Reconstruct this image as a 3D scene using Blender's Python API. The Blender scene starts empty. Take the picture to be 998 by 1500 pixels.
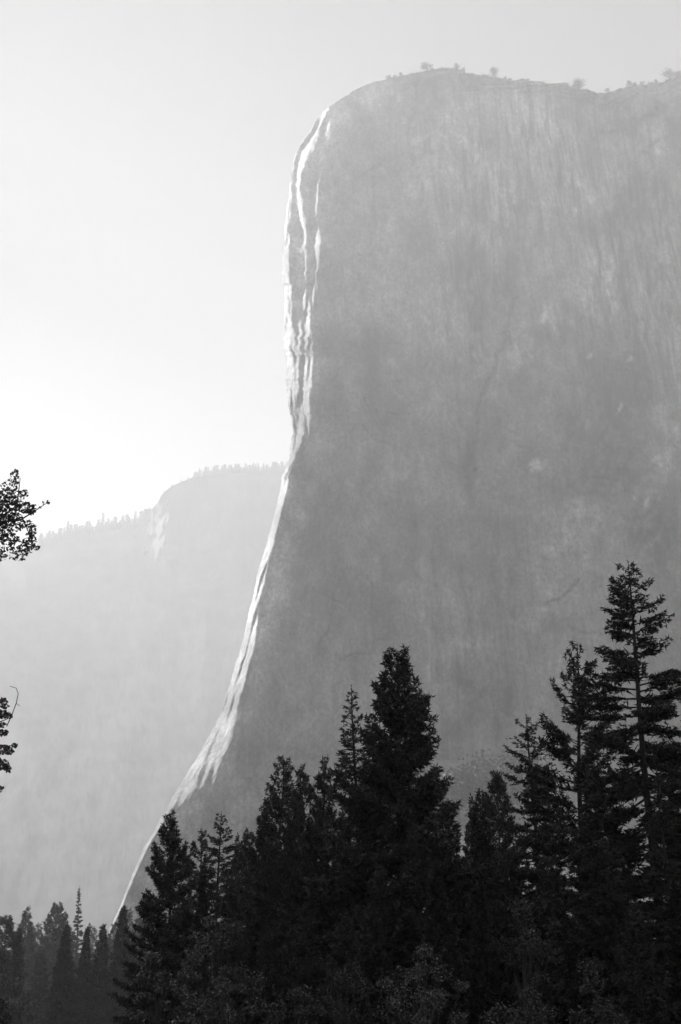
import bpy, math
import numpy as np
from math import radians, sin, cos, tan, pi

# ------------------------------------------------------------------ camera, sky, sun, exposure
S = bpy.context.scene
COL = S.collection
CAM = np.array((0.0, 0.0, 1.7))
PITCH, FOCAL = radians(22.5), 2083.0            # 50 mm lens on a 24x36 frame held upright
SUN_AZ, SUN_EL = radians(-65), radians(31)      # azimuth measured from +Y, negative = to the left

cam = bpy.data.cameras.new('camera')
cam.sensor_fit = 'VERTICAL'; cam.sensor_height = 36.0; cam.sensor_width = 24.0; cam.lens = 50.0
cam.clip_start = 0.5; cam.clip_end = 20000.0
camo = bpy.data.objects.new('camera', cam); COL.objects.link(camo)
camo.location = CAM; camo.rotation_euler = (pi/2 + PITCH, 0, 0)
S.camera = camo

world = bpy.data.worlds.new('World'); S.world = world; world.use_nodes = True
wn = world.node_tree
sky = wn.nodes.new('ShaderNodeTexSky'); sky.sky_type = 'NISHITA'; sky.sun_disc = False
sky.sun_elevation = SUN_EL; sky.sun_rotation = SUN_AZ
sky.air_density = 1.0; sky.dust_density = 0.0; sky.ozone_density = 1.0
bw = wn.nodes.new('ShaderNodeRGBToBW')          # black and white film
bg = wn.nodes['Background']; bg.inputs['Strength'].default_value = 0.085
wn.links.new(sky.outputs[0], bw.inputs[0]); wn.links.new(bw.outputs[0], bg.inputs['Color'])

sl = bpy.data.lights.new('sun', 'SUN'); sl.energy = 5.0; sl.angle = radians(0.5); sl.color = (1, 1, 1)
so = bpy.data.objects.new('sun', sl); COL.objects.link(so)
so.rotation_euler = (pi/2 - SUN_EL, 0, -SUN_AZ + pi)   # the lamp looks down its local -Z
so.location = (-600, 500, 1500)

S.view_settings.view_transform = 'Standard'; S.view_settings.look = 'None'
S.view_settings.exposure = 1.42; S.view_settings.gamma = 1.0
WALL_END, WALL_H, WALL_T = 738.0, 950.0, 1150.0
HAZE_DENSITY, HAZE_G = 0.00036, 0.32

S.render.engine = 'CYCLES'
S.cycles.max_bounces = 5; S.cycles.diffuse_bounces = 2; S.cycles.glossy_bounces = 1
S.cycles.transmission_bounces = 2; S.cycles.volume_bounces = 2; S.cycles.transparent_max_bounces = 4
S.cycles.use_denoising = True; S.cycles.denoiser = 'OPENIMAGEDENOISE'

# ------------------------------------------------------------------ helpers
FWD = np.array((0, cos(PITCH), sin(PITCH))); UP = np.array((0, -sin(PITCH), cos(PITCH))); RT = np.array((1.0, 0, 0))

def at(px, py, Y):
    """world point seen at photo pixel (px, py) whose distance down the valley is Y"""
    px, py, Y = np.broadcast_arrays(np.asarray(px, float), np.asarray(py, float), np.asarray(Y, float))
    d = FWD + ((px - 499.0) / FOCAL)[..., None] * RT + ((750.0 - py) / FOCAL)[..., None] * UP
    return CAM + d * (Y / d[..., 1])[..., None]

def interp(pts, v):
    a = np.array(pts, float); o = a[:, 0].argsort()
    return np.interp(v, a[o, 0], a[o, 1])

def vnoise(x, y, seed=0):
    x = np.asarray(x, float); y = np.asarray(y, float)
    xi = np.floor(x).astype(np.int64); yi = np.floor(y).astype(np.int64)
    fx, fy = x - xi, y - yi
    def h(i, j):
        n = (i * 374761393 + j * 668265263 + seed * 1442695041) & 0xFFFFFFFF
        n = ((n ^ (n >> 13)) * 1274126177) & 0xFFFFFFFF
        n = ((n ^ (n >> 16)) * 2246822519) & 0xFFFFFFFF
        return ((n ^ (n >> 15)) & 0xFFFFFF) / 8388607.5 - 1.0
    u = fx * fx * (3 - 2 * fx); v = fy * fy * (3 - 2 * fy)
    a = h(xi, yi); b = h(xi + 1, yi); c = h(xi, yi + 1); d = h(xi + 1, yi + 1)
    return (a + (b - a) * u) * (1 - v) + (c + (d - c) * u) * v

def fbm(x, y, seed=0, octv=4, gain=0.5):
    t = 0; a = 1.0; f = 1.0
    for k in range(octv):
        t = t + a * vnoise(x * f + 17.3 * k, y * f - 9.1 * k, seed + k); a *= gain; f *= 2.03
    return t

def mesh_from(name, V, F, smooth=False):
    V = np.ascontiguousarray(V, dtype=np.float32); F = np.ascontiguousarray(F, dtype=np.int32)
    k = F.shape[1]; me = bpy.data.meshes.new(name)
    me.vertices.add(len(V)); me.vertices.foreach_set('co', V.ravel())
    me.loops.add(F.size); me.loops.foreach_set('vertex_index', F.ravel())
    me.polygons.add(len(F)); me.polygons.foreach_set('loop_start', np.arange(0, F.size, k, dtype=np.int32))
    me.polygons.foreach_set('use_smooth', np.full(len(F), smooth, dtype=bool))
    me.update(calc_edges=True)
    return me

def link(name, me, mat=None, parent=None, loc=(0, 0, 0)):
    o = bpy.data.objects.new(name, me); COL.objects.link(o)
    if mat is not None and not me.materials: me.materials.append(mat)
    o.location = loc
    if parent is not None: o.parent = parent
    return o

def tag(o, label=None, cat=None, group=None, kind=None):
    if label: o['label'] = label
    if cat: o['category'] = cat
    if group: o['group'] = group
    if kind: o['kind'] = kind
    return o

def grid_faces(nr, nc):
    i = np.arange(nr * nc).reshape(nr, nc)
    return np.stack([i[:-1, :-1], i[:-1, 1:], i[1:, 1:], i[1:, :-1]], -1).reshape(-1, 4)

def tube(P, rad, sides=5):
    P = np.asarray(P, float); n = len(P); rad = np.broadcast_to(rad, n)
    t = np.gradient(P, axis=0); t /= np.linalg.norm(t, axis=1)[:, None] + 1e-9
    ref = np.where(np.abs(t[:, 2:3]) > 0.9, np.array((1.0, 0, 0)), np.array((0, 0, 1.0)))
    a = np.cross(t, ref); a /= np.linalg.norm(a, axis=1)[:, None]; b = np.cross(t, a)
    th = np.arange(sides) * 2 * pi / sides
    V = P[:, None] + rad[:, None, None] * (np.cos(th)[None, :, None] * a[:, None] + np.sin(th)[None, :, None] * b[:, None])
    i = np.arange(n * sides).reshape(n, sides); j = np.roll(i, -1, 1)
    F = np.stack([i[:-1], j[:-1], j[1:], i[1:]], -1).reshape(-1, 4)
    return V.reshape(-1, 3), F

class Bag:                                       # collects pieces of one mesh
    def __init__(s): s.V = []; s.F = []; s.n = 0
    def add(s, V, F): s.V.append(V); s.F.append(np.asarray(F) + s.n); s.n += len(V)
    def get(s): return np.concatenate(s.V), np.concatenate(s.F)

# ------------------------------------------------------------------ materials (greys: the film is black and white)
def new_mat(name):
    m = bpy.data.materials.new(name); m.use_nodes = True; nt = m.node_tree
    return m, nt, nt.nodes['Principled BSDF']

def node(nt, typ, **kw):
    n = nt.nodes.new(typ)
    for k, v in kw.items():
        if k in n.inputs: n.inputs[k].default_value = v
        else: setattr(n, k, v)
    return n

def ramp(nt, src, pts):
    r = nt.nodes.new('ShaderNodeValToRGB'); e = r.color_ramp.elements
    while len(e) < len(pts): e.new(0.5)
    for el, (p, v) in zip(e, pts): el.position = p; el.color = (v, v, v, 1)
    nt.links.new(src, r.inputs[0]); return r.outputs[0]

def mixf(nt, kind, a, b, fac=1.0):
    m = nt.nodes.new('ShaderNodeMix'); m.data_type = 'RGBA'; m.blend_type = kind
    if isinstance(fac, float): m.inputs[0].default_value = fac
    else: nt.links.new(fac, m.inputs[0])
    for sock, v in ((m.inputs[6], a), (m.inputs[7], b)):
        if isinstance(v, float): sock.default_value = (v, v, v, 1)
        else: nt.links.new(v, sock)
    return m.outputs[2]

def noise(nt, co, scale, detail=4, rough=0.55, dist=0.0, vec=(1, 1, 1)):
    mp = nt.nodes.new('ShaderNodeMapping'); mp.inputs['Scale'].default_value = vec
    nt.links.new(co, mp.inputs[0])
    n = node(nt, 'ShaderNodeTexNoise', Scale=scale, Detail=detail, Roughness=rough, Distortion=dist)
    nt.links.new(mp.outputs[0], n.inputs['Vector']); return n.outputs[0]

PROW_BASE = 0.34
def granite(name, base=0.36):
    m, nt, p = new_mat(name)
    co = nt.nodes.new('ShaderNodeTexCoord').outputs['Object']
    def attr(n):
        k = nt.nodes.new('ShaderNodeAttribute'); k.attribute_name = n; return k.outputs['Fac']
    streak = ramp(nt, noise(nt, co, 1/8, 6, 0.65, 0.5, (1, .6, .02)), [(0.38, 0.35), (0.5, 1.0), (0.66, 1.22)])
    thin = ramp(nt, noise(nt, co, 1/3.4, 4, 0.6, 0.3, (1, .6, .015)), [(0.33, 0.55), (0.5, 1.0), (0.68, 1.2)])
    fine = ramp(nt, noise(nt, co, 1/3, 7, 0.8, 0.0, (1, 1, .7)), [(0.34, 0.45), (0.66, 1.55)])
    blotch = ramp(nt, noise(nt, co, 1/16, 7, 0.72, 0.8, (1, 1, .8)), [(0.34, 0.45), (0.5, 1.0), (0.66, 1.7)])
    c = mixf(nt, 'MULTIPLY', attr('tone'), streak, attr('stain'))
    c = mixf(nt, 'MULTIPLY', c, thin, attr('stain'))
    c = mixf(nt, 'MULTIPLY', c, fine, 0.85)
    c = mixf(nt, 'MULTIPLY', c, blotch, 0.45)
    c = mixf(nt, 'MULTIPLY', c, mixf(nt, 'MIX', base, PROW_BASE, attr('prow')))   # pale prow granite, colour lightened further to brighten its sunlit strips
    nt.links.new(c, p.inputs['Base Color'])
    p.inputs['Roughness'].default_value = 0.85; p.inputs['Specular IOR Level'].default_value = 0.25
    b = node(nt, 'ShaderNodeBump', Strength=0.8, Distance=1.6)
    h = mixf(nt, 'ADD', noise(nt, co, 1/6, 8, 0.65, 0.3, (1, 1, .3)), noise(nt, co, 1/18, 5, 0.6, 0.8, (1, 1, .12)))
    nt.links.new(h, b.inputs['Height']); nt.links.new(b.outputs[0], p.inputs['Normal'])
    return m

def plain(name, v, scale=1.0, lo=0.7, hi=1.3, rough=0.8, vec=(1, 1, 1)):
    m, nt, p = new_mat(name)
    co = nt.nodes.new('ShaderNodeTexCoord').outputs['Object']
    c = mixf(nt, 'MULTIPLY', ramp(nt, noise(nt, co, scale, 5, 0.6, 0, vec), [(0.3, lo), (0.7, hi)]), v)
    nt.links.new(c, p.inputs['Base Color'])
    p.inputs['Roughness'].default_value = rough; p.inputs['Specular IOR Level'].default_value = 0.2
    return m

def leaf_mat(name, v, trans=0.25, rough=0.55, spec=0.3):
    m, nt, p = new_mat(name)
    co = nt.nodes.new('ShaderNodeTexCoord').outputs['Object']
    oi = nt.nodes.new('ShaderNodeObjectInfo')
    c = mixf(nt, 'MULTIPLY', ramp(nt, noise(nt, co, 0.9, 3), [(0.3, 0.65), (0.7, 1.4)]), v)
    c = mixf(nt, 'MULTIPLY', c, ramp(nt, oi.outputs['Random'], [(0, 0.8), (1, 1.2)]))
    nt.links.new(c, p.inputs['Base Color'])
    p.inputs['Roughness'].default_value = rough; p.inputs['Specular IOR Level'].default_value = spec
    t = nt.nodes.new('ShaderNodeBsdfTranslucent'); nt.links.new(c, t.inputs[0])
    mx = nt.nodes.new('ShaderNodeMixShader'); mx.inputs[0].default_value = trans
    nt.links.new(p.outputs[0], mx.inputs[1]); nt.links.new(t.outputs[0], mx.inputs[2])
    nt.links.new(mx.outputs[0], nt.nodes['Material Output'].inputs['Surface'])
    return m

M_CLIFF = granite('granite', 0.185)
M_RIDGE = plain('wooded_rock', 0.07, 1/30, 0.45, 1.7, 0.9, (1, 1, .6))
M_TALUS = plain('talus', 0.16, 1/7, 0.5, 1.5, 0.9)
M_GROUND = plain('meadow_ground', 0.08, 1/5, 0.6, 1.4, 0.9)
M_BARK = plain('bark', 0.06, 3.0, 0.5, 1.5, 0.9, (1, 1, .2))
M_NEEDLE = leaf_mat('needles', 0.04, 0.08, 0.5, 0.3)
M_LEAF = leaf_mat('oak_leaves', 0.065, 0.15, 0.3, 0.6)
M_DARKLEAF = leaf_mat('edge_leaves', 0.05, 0.15)

# ------------------------------------------------------------------ ground
gx = np.linspace(-4600, 4600, 60); gy = np.linspace(-1500, 5200, 60)
GX, GY = np.meshgrid(gx, gy)
GZ = 0.25 * fbm(GX / 60, GY / 60, 3) - 0.3
ground = link('ground', mesh_from('ground', np.stack([GX, GY, GZ], -1).reshape(-1, 3), grid_faces(60, 60), True), M_GROUND)
tag(ground, kind='structure')

# ------------------------------------------------------------------ the great cliff
EDGE = [(1480, 110), (1400, 143), (1330, 176), (1300, 186), (1270, 199), (1250, 207), (1215, 226), (1180, 247), (1150, 265), (1120, 283),
        (1090, 301), (1060, 317), (1030, 328), (1000, 337), (960, 349), (920, 360), (880, 369), (840, 379), (800, 390), (760, 400),
        (720, 411), (690, 418), (670, 424), (650, 427), (620, 427), (600, 425), (580, 422), (550, 421.5), (520, 421), (500, 420),
        (470, 418), (440, 417), (400, 415.5), (360, 417.5), (320, 420.5), (280, 424), (258, 428), (246, 431), (232, 434), (215, 441), (200, 448),
        (185, 457), (170, 467), (158, 480), (148, 493), (138, 508), (128, 527), (120, 549), (114, 572), (109, 598), (104, 622), (101, 643), (100.5, 650)]
RIM = [(420, 102), (650, 100.5), (668, 102), (690, 107), (720, 112), (752, 118), (775, 118.5), (800, 122), (826, 124), (846, 131),
       (870, 135), (888, 135.5), (910, 130), (940, 125), (965, 121), (985, 116), (1010, 112), (1060, 104), (1120, 92), (1250, 70)]
NR, PXR = 760, 1250.0
ed = np.array(EDGE, float)
seg = np.concatenate([[0], np.cumsum(np.hypot(np.diff(ed[:, 0]), np.diff(ed[:, 1])))])
u = np.linspace(0, seg[-1], NR)
py_e = np.interp(u, seg, ed[:, 0]); px_e = np.interp(u, seg, ed[:, 1])
rough = vnoise(u / 15, u * 0, 4) * 1.3 + vnoise(u / 7, u * 0, 5) * 1.1 + vnoise(u / 3.0, u * 0, 6) * 0.7 + 1.2 * np.floor(2.2 * vnoise(u / 22, u * 0, 7))
px_e = px_e + rough * np.where(py_e < 700, 1.0, 0.4) * np.clip((660 - px_e) / 60, 0, 1)
w_near = np.arange(0, 130, 1.0)
t_far = np.linspace(0, 1, 215)[1:] ** 1.15
PX = np.concatenate([px_e[:, None] + w_near[None, :], px_e[:, None] + w_near[-1] + (PXR - px_e[:, None] - w_near[-1]) * t_far[None, :]], 1)
W = PX - px_e[:, None]
g = ((1480 - py_e) / (1480 - 100.5)) ** 3
rimj = vnoise(PX[-1] / 9, PX[-1] * 0, 8) * 1.3 + vnoise(PX[-1] / 3.2, PX[-1] * 0, 9) * 0.9
rimj *= 1.5 * np.clip((PX[-1] - 650) / 12, 0, 1)
PY = py_e[:, None] + (interp(RIM, PX) - 100.5) * g[:, None] + rimj[None, :] * (g[:, None] ** 8)
NC = PX.shape[1]
# the wall leans back as it rises and swings away to the right
hgt = (1480 - PY) / 1380
Y = 985 + 60 * hgt + 130 * hgt ** 2 + 0.085 * W
Y += 260 * np.clip((hgt - 0.965) / 0.035, 0, 1.2) ** 2 * 0.05             # the brow rounds back to the summit
# height of ribs, flakes and seams
xm = PX * 0.58; zm = (1480 - PY) * 0.62
calm = np.clip((W - 15) / 60, 0.15, 1)
Y += calm * (5.5 * fbm(xm / 42, zm / 330, 11, 3) + 1.3 * fbm(xm / 9, zm / 70, 12, 3) + 0.5 * fbm(xm / 3, zm / 12, 13, 2))
def cracks(sx, sz, seed, depth, thin):                                    # thin open joints where a stretched noise crosses zero
    n = vnoise(xm / sx + 0.6 * vnoise(xm / 30, zm / 40, seed + 5), zm / sz, seed) + 0.35 * vnoise(xm / (sx * .4), zm / (sz * .4), seed + 1)
    keep = np.clip(vnoise(xm / 60, zm / 90, seed + 2) * 2.5 + 0.3, 0, 1)
    return depth * keep * np.exp(-(n / thin) ** 2)
Y += np.clip((W - 60) / 40, 0, 1) * (cracks(26, 240, 91, 2.6, 0.045) + cracks(11, 120, 94, 1.3, 0.06) + cracks(45, 60, 97, 2.2, 0.03))
fl = vnoise(xm / 34, zm / 60, 101) + 0.5 * vnoise(xm / 14, zm / 22, 102)   # flakes: shallow steps in the wall
Y += np.clip((W - 60) / 40, 0, 1) * (-1.6 * np.floor(fl * 3.0) / 1.5 * np.clip(vnoise(xm / 120, zm / 150, 103) + .5, 0, 1))
SEAM = np.zeros_like(Y)
def seam(pts, depth, width):                                              # recessed corners and arches seen on the wall, darkened in colour
    global Y, SEAM
    pts = np.array(pts, float)
    for (x0, y0), (x1, y1) in zip(pts[:-1], pts[1:]):
        dx, dy = x1 - x0, y1 - y0; L2 = dx * dx + dy * dy
        tt = np.clip(((PX - x0) * dx + (PY - y0) * dy) / L2, 0, 1)
        d = np.hypot(PX - x0 - tt * dx + 3 * vnoise(PY / 14, PX / 30, 105), PY - y0 - tt * dy + 2.5 * vnoise(PX / 9, PY / 20, 106))
        Y = Y + depth * np.exp(-(d / width) ** 2)
        SEAM = np.maximum(SEAM, min(1, depth / 3) * np.exp(-(d / width) ** 2))
seam([(752, 440), (738, 490), (722, 540), (707, 580), (697, 620), (694, 690), (690, 745)], 3.0, 3)
seam([(918, 385), (924, 430), (930, 470), (938, 505)], 3.0, 3)
seam([(800, 885), (820, 880), (833, 868), (848, 851)], 3.5, 2.2)
seam([(606, 160), (600, 180), (600, 210), (603, 240)], 2.5, 3)
seam([(880, 560), (900, 545), (922, 544)], 1.6, 2)
seam([(840, 730), (870, 722), (900, 740), (918, 760)], 1.5, 2.5)
seam([(690, 190), (694, 260), (690, 330)], 2.5, 3)
seam([(1010, 140), (960, 160), (925, 186), (880, 196)], 2.0, 3)
seam([(1000, 190), (950, 215), (915, 250)], 1.6, 3)
seam([(520, 262), (545, 250), (566, 236)], 2.0, 3)
seam([(925, 690), (900, 705), (868, 700)], 1.6, 2.5)
seam([(700, 560), (712, 640), (704, 720)], 1.6, 3)
seam([(640, 860), (646, 930), (640, 1000)], 1.6, 3)
seam([(560, 740), (580, 735), (600, 745)], 1.2, 2.5)
# sunlit flanks along the prow: (y, x, width) runs where the rock turns to the west
FLANKS = [
 [(150, 486, 2), (165, 476, 3), (185, 468, 4), (205, 457, 6), (222, 448, 9), (238, 442, 7), (255, 438, 4), (280, 437, 4), (300, 440, 4), (325, 443, 5), (340, 446, 5), (360, 446, 3.5), (368, 446, 1)],
 [(186, 467, 2), (196, 466, 4), (205, 463, 4), (214, 462, 1)],
 [(207, 455, 1), (215, 458, 3), (226, 462, 3), (230, 463, 1)],
 [(180, 500, 2), (172, 500, 5), (165, 498, 4), (161, 496, 1)], [(172, 488, 1), (180, 481, 5), (192, 480, 5), (203, 484, 4), (209, 486, 1)],
 [(212, 471, 1), (235, 471, 1.6), (255, 468, 2), (270, 465, 3.5), (290, 464, 4), (305, 463, 3), (318, 462, 1)],
 [(322, 466, 1), (335, 465, 4), (355, 464, 8), (368, 465, 6), (380, 465, 4), (400, 463, 2), (420, 461, 3), (440, 459, 2), (450, 458, 1)],
 [(368, 448, 1), (380, 447, 2.5), (405, 447, 3), (425, 447, 2.5), (438, 446, 5), (452, 445, 4), (456, 445, 1)],
 [(440, 456, 1), (452, 452, 4), (470, 451, 6), (490, 450, 6), (500, 449, 3), (516, 447, 3), (520, 447, 1)],
 [(520, 449, 1), (528, 449, 5), (545, 448, 4), (570, 447, 4), (595, 447, 4), (610, 448, 1)],
 [(458, 448, 1), (472, 437, 3), (480, 440, 3), (500, 439, 4), (520, 437, 3), (550, 436, 3), (570, 436, 3), (590, 435, 1)],
 [(465, 425, 1), (480, 427, 4), (500, 430, 4), (515, 430, 1)], [(515, 424, 2), (540, 428, 6), (565, 430, 6), (590, 432, 3), (598, 433, 1)],
 [(485, 456, 1), (520, 457, 2), (555, 455, 4), (580, 452, 4), (610, 452, 2), (640, 452, 1)],
 [(585, 440, 1), (600, 443, 2), (620, 440, 4), (645, 436, 4), (668, 431, 3), (680, 428, 1)], [(600, 432, 1), (625, 433, 3), (645, 430, 3), (655, 430, 1)],
 [(610, 446, 1), (628, 444, 3), (650, 438, 3), (660, 436, 1)],
 [(828, 390, 1), (840, 388, 4), (855, 386, 5), (868, 384, 1)],
 [(898, 377, 1), (910, 376, 4), (925, 373, 5), (945, 369, 8), (965, 363, 8), (985, 357, 7), (1005, 352, 8), (1020, 349, 6), (1035, 345, 6), (1050, 341, 8), (1070, 335, 7), (1085, 332, 8), (1098, 330, 6), (1108, 329, 1)],
 [(965, 367, 1), (985, 361, 3), (1005, 357, 3), (1020, 353, 1)],
 [(1040, 335, 1), (1055, 331, 3), (1075, 326, 3), (1095, 320, 6), (1115, 320, 4), (1135, 314, 3), (1150, 310, 3), (1158, 307, 1)],
 [(1050, 327, 1), (1065, 325, 3), (1090, 315, 4), (1110, 309, 5), (1130, 304, 4), (1145, 299, 4), (1158, 296, 1)],
 [(1150, 310, 1), (1165, 304, 3), (1178, 298, 4), (1188, 294, 3), (1193, 293, 1)],
 [(1065, 313, 1), (1090, 306, 4), (1115, 297, 4), (1135, 290, 3), (1140, 288, 1)],
 [(1110, 291, 1), (1130, 284, 6), (1150, 277, 12), (1165, 271, 12), (1176, 266, 3), (1180, 264, 1)],
 [(1130, 291, 1), (1150, 284, 5), (1165, 279, 5), (1174, 277, 1)],
 [(1262, 196, 1), (1280, 191, 3), (1300, 187, 3), (1315, 184, 1)],
]
EDGEW = [(1480, 2), (1320, 3), (1290, 4), (1250, 5), (1200, 6), (1170, 8), (1150, 10), (1120, 9), (1090, 8), (1060, 9), (1030, 9), (1000, 10), (960, 9), (910, 6),
         (880, 9), (830, 9), (760, 8), (700, 8), (670, 5), (640, 4), (600, 4), (560, 5), (500, 9), (440, 9), (400, 9), (340, 6), (280, 5), (250, 2), (150, 1), (100, 0)]
rng = np.random.default_rng(4)
K = np.zeros_like(PX)
plate = 0.27 * np.clip(1 - (W - 30) / 40, 0, 1)                            # plates between the flanks stay just short of grazing light
K = plate.copy()
wob = 1.1 * vnoise(PX / 30, PY / 11, 21) + 0.7 * vnoise(PX / 12, PY / 7, 22)
def lay(center, width, strength=4.2, wobble=1.0):
    global K
    d = np.abs(PX + wob * wobble - center) / np.maximum(width / 2, 0.8)
    K = np.maximum(K, strength * np.clip(width / 1.8, 0, 1) * np.clip(1.6 - 1.1 * d, 0, 1))
for fl in FLANKS:
    a = np.array(fl, float); a = a[a[:, 0].argsort()]
    inside = (PY >= a[0, 0]) & (PY <= a[-1, 0])
    c = np.interp(PY, a[:, 0], a[:, 1]); wd = np.interp(PY, a[:, 0], a[:, 2]) * (1 + 0.35 * vnoise(PX * 0, PY / 12, 23)) * inside
    wd = wd * np.clip((PY - a[0, 0]) / 12, 0, 1) * np.clip((a[-1, 0] - PY) / 12, 0, 1)
    lay(c, wd * np.where(PY < 620, np.where(PY < 260, 1.0, 1.2), 1.0))
ew = interp(EDGEW, PY)
brk = fbm(PX / 3.2, PY / 30, 25, 3)                                        # streaky gaps in the edge light
lay(px_e[:, None] + ew / 2, ew * 1.2, 5.0, 0.15)
K = np.where((W < ew + 3) & (PY < 640) & (brk > 0.30), 0.3, K)
brk2 = fbm((W + 0.10 * PY) / 2.6, PY / 26, 26, 3)                          # and slits of shade lower down
K = np.where((W > 1.5) & (W < ew + 2) & (PY > 640) & (PY < 1200) & (brk2 > 0.34), 0.25, K)
K *= np.interp(PY, [1040, 1190, 1230], [1.0, 0.4, 0.8])
stepm = np.diff(PX, axis=1, prepend=PX[:, :1]) * (Y / FOCAL / cos(radians(8)))
drop = K * stepm
cum = np.cumsum(drop[:, ::-1], axis=1)[:, ::-1] - drop
tot = cum[:, 0]; kk = np.exp(-0.5 * (np.arange(-90, 91) / 20.0) ** 2); kk /= kk.sum()
smo = np.convolve(np.pad(tot, 90, mode='edge'), kk, 'valid')               # no ledges where a flank begins or ends
cum *= np.clip(smo / np.maximum(tot, 1.0), 0.5, 1.22)[:, None]
nb = len(w_near)
def vblur(sig):
    k2 = np.exp(-0.5 * (np.arange(-15, 16) / sig) ** 2); k2 /= k2.sum()
    return np.stack([np.convolve(np.pad(cum[:, j], 15, mode='edge'), k2, 'valid') for j in range(nb)], 1)
mixr = np.clip((py_e - 250) / 60, 0, 1)[:, None]
cum[:, :nb] = vblur(1.6) * (1 - mixr) + vblur(3.6) * mixr
cum *= np.clip((640 - px_e) / 90, 0, 1)[:, None] * 0.9 + 0.1
Y = Y + cum
P = at(PX, PY, Y)
def shell(P, away, side):
    """front sheet plus a brow and flank running back into the mountain"""
    nr, nc, _ = P.shape
    V = [P.reshape(-1, 3)]; F = [grid_faces(nr, nc)]; idx = np.arange(nr * nc).reshape(nr, nc); n = nr * nc
    loop = np.concatenate([idx[:, 0], idx[-1, 1:], idx[::-1, -1][1:]])
    V.append(P.reshape(-1, 3)[loop]); prev = np.arange(n, n + len(loop)); n += len(loop)   # own edge, so the corner stays sharp
    for k, fr in enumerate((0.05, 0.3, 1.0)):
        L = P.reshape(-1, 3)[loop]; d = L.copy(); d[:, 2] = 0; d /= np.linalg.norm(d, axis=1)[:, None]
        off = d * away * fr; off[:, 0] += side * fr
        V.append(L + off); new = np.arange(n, n + len(loop)); n += len(loop)
        F.append(np.stack([prev[:-1], new[:-1], new[1:], prev[1:]], -1)); prev = new
    return np.concatenate(V), np.concatenate(F)
V, F = shell(P, 700, 90)
wx = PX + 9 * fbm(PX / 24, PY / 40, 111, 3); wy = PY + 14 * fbm(PX / 20, PY / 50, 112, 3)
tone = 1 + 0.30 * fbm(PX / 90, PY / 130, 113, 4) + 0.26 * fbm(PX / 26, PY / 38, 114, 4)
for x0, y0, rx, ry, a in (                                               # paler and darker rock, where the wall shows them
    (838, 268, 26, 20, .5), (856, 300, 20, 16, .45), (812, 300, 26, 30, .25), (880, 420, 22, 60, .35), (905, 395, 30, 70, .25), (868, 450, 16, 14, .5), (802, 468, 10, 14, .5), (815, 486, 6, 14, .5),
    (768, 520, 20, 26, .35), (760, 470, 26, 20, .25), (790, 684, 9, 13, .8), (807, 700, 4, 10, .6), (905, 600, 4, 6, .9), (862, 518, 6, 7, .8), (920, 537, 5, 6, .8), (938, 500, 5, 18, .5), (968, 680, 7, 9, .7), (945, 735, 6, 9, .7),
    (866, 765, 50, 34, .30), (822, 795, 24, 12, .35), (925, 730, 5, 7, .6), (985, 640, 16, 60, .30), (700, 230, 14, 60, .25), (790, 180, 40, 60, .22), (740, 330, 22, 60, .25), (560, 330, 40, 90, .18), (600, 450, 80, 60, .15), (640, 200, 50, 50, .15),
    (840, 880, 60, 60, .15), (870, 1000, 40, 60, .15), (560, 700, 60, 80, .10), (960, 220, 20, 25, .35), (975, 420, 22, 60, .22),
    (700, 420, 12, 120, -.28), (745, 420, 14, 90, -.25), (880, 600, 60, 70, -.28), (940, 560, 40, 60, -.22), (960, 770, 36, 50, -.35), (850, 700, 40, 30, -.25), (905, 690, 40, 40, -.3), (930, 300, 40, 60, -.22), (900, 170, 90, 26, -.25), (990, 170, 40, 30, -.2),
    (780, 560, 40, 40, -.15), (680, 690, 14, 60, -.25), (730, 850, 40, 80, -.15), (690, 1010, 26, 60, -.25), (740, 1040, 20, 70, -.2), (640, 1020, 40, 60, .15), (610, 125, 5, 60, -.2), (540, 240, 60, 30, -.15), (670, 140, 40, 24, -.22), (830, 136, 90, 14, -.25), (700, 122, 90, 12, -.2)):
    q = np.exp(-(((wx - x0) / rx) ** 2 + ((wy - y0) / ry) ** 2) ** 1.6)
    tone = tone + 2.1 * a * q * (0.75 + 0.6 * fbm(PX / 7, PY / 10, 115, 3))
tone = tone * (1 - 0.5 * SEAM)
stain = np.clip(1.15 * np.exp(-(((wx - 930) / 90) ** 2 + ((wy - 400) / 170) ** 2)) + np.exp(-(((wx - 760) / 120) ** 2 + ((wy - 220) / 110) ** 2)) + .8 * np.exp(-(((wx - 700) / 60) ** 2 + ((wy - 420) / 120) ** 2)) + .45 * np.exp(-(((wx - 720) / 160) ** 2 + ((wy - 960) / 160) ** 2)) + 0.16, 0, 1)
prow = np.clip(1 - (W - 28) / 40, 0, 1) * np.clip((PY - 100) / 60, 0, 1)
cme = mesh_from('cliff', V, F, True)
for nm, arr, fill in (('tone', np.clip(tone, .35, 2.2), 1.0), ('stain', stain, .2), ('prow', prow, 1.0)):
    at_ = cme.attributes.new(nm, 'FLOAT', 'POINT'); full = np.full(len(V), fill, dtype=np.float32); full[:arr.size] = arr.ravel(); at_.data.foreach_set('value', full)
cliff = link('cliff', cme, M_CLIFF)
tag(cliff, kind='structure')

def rim_at(px):                                  # a point on the cliff's skyline
    i = int(np.argmin(np.abs(PX[-1] - px)))
    if px < 650:
        r = int(np.argmin(np.abs(px_e - px))); return P[r, 2]
    return P[-1, i]

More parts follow.
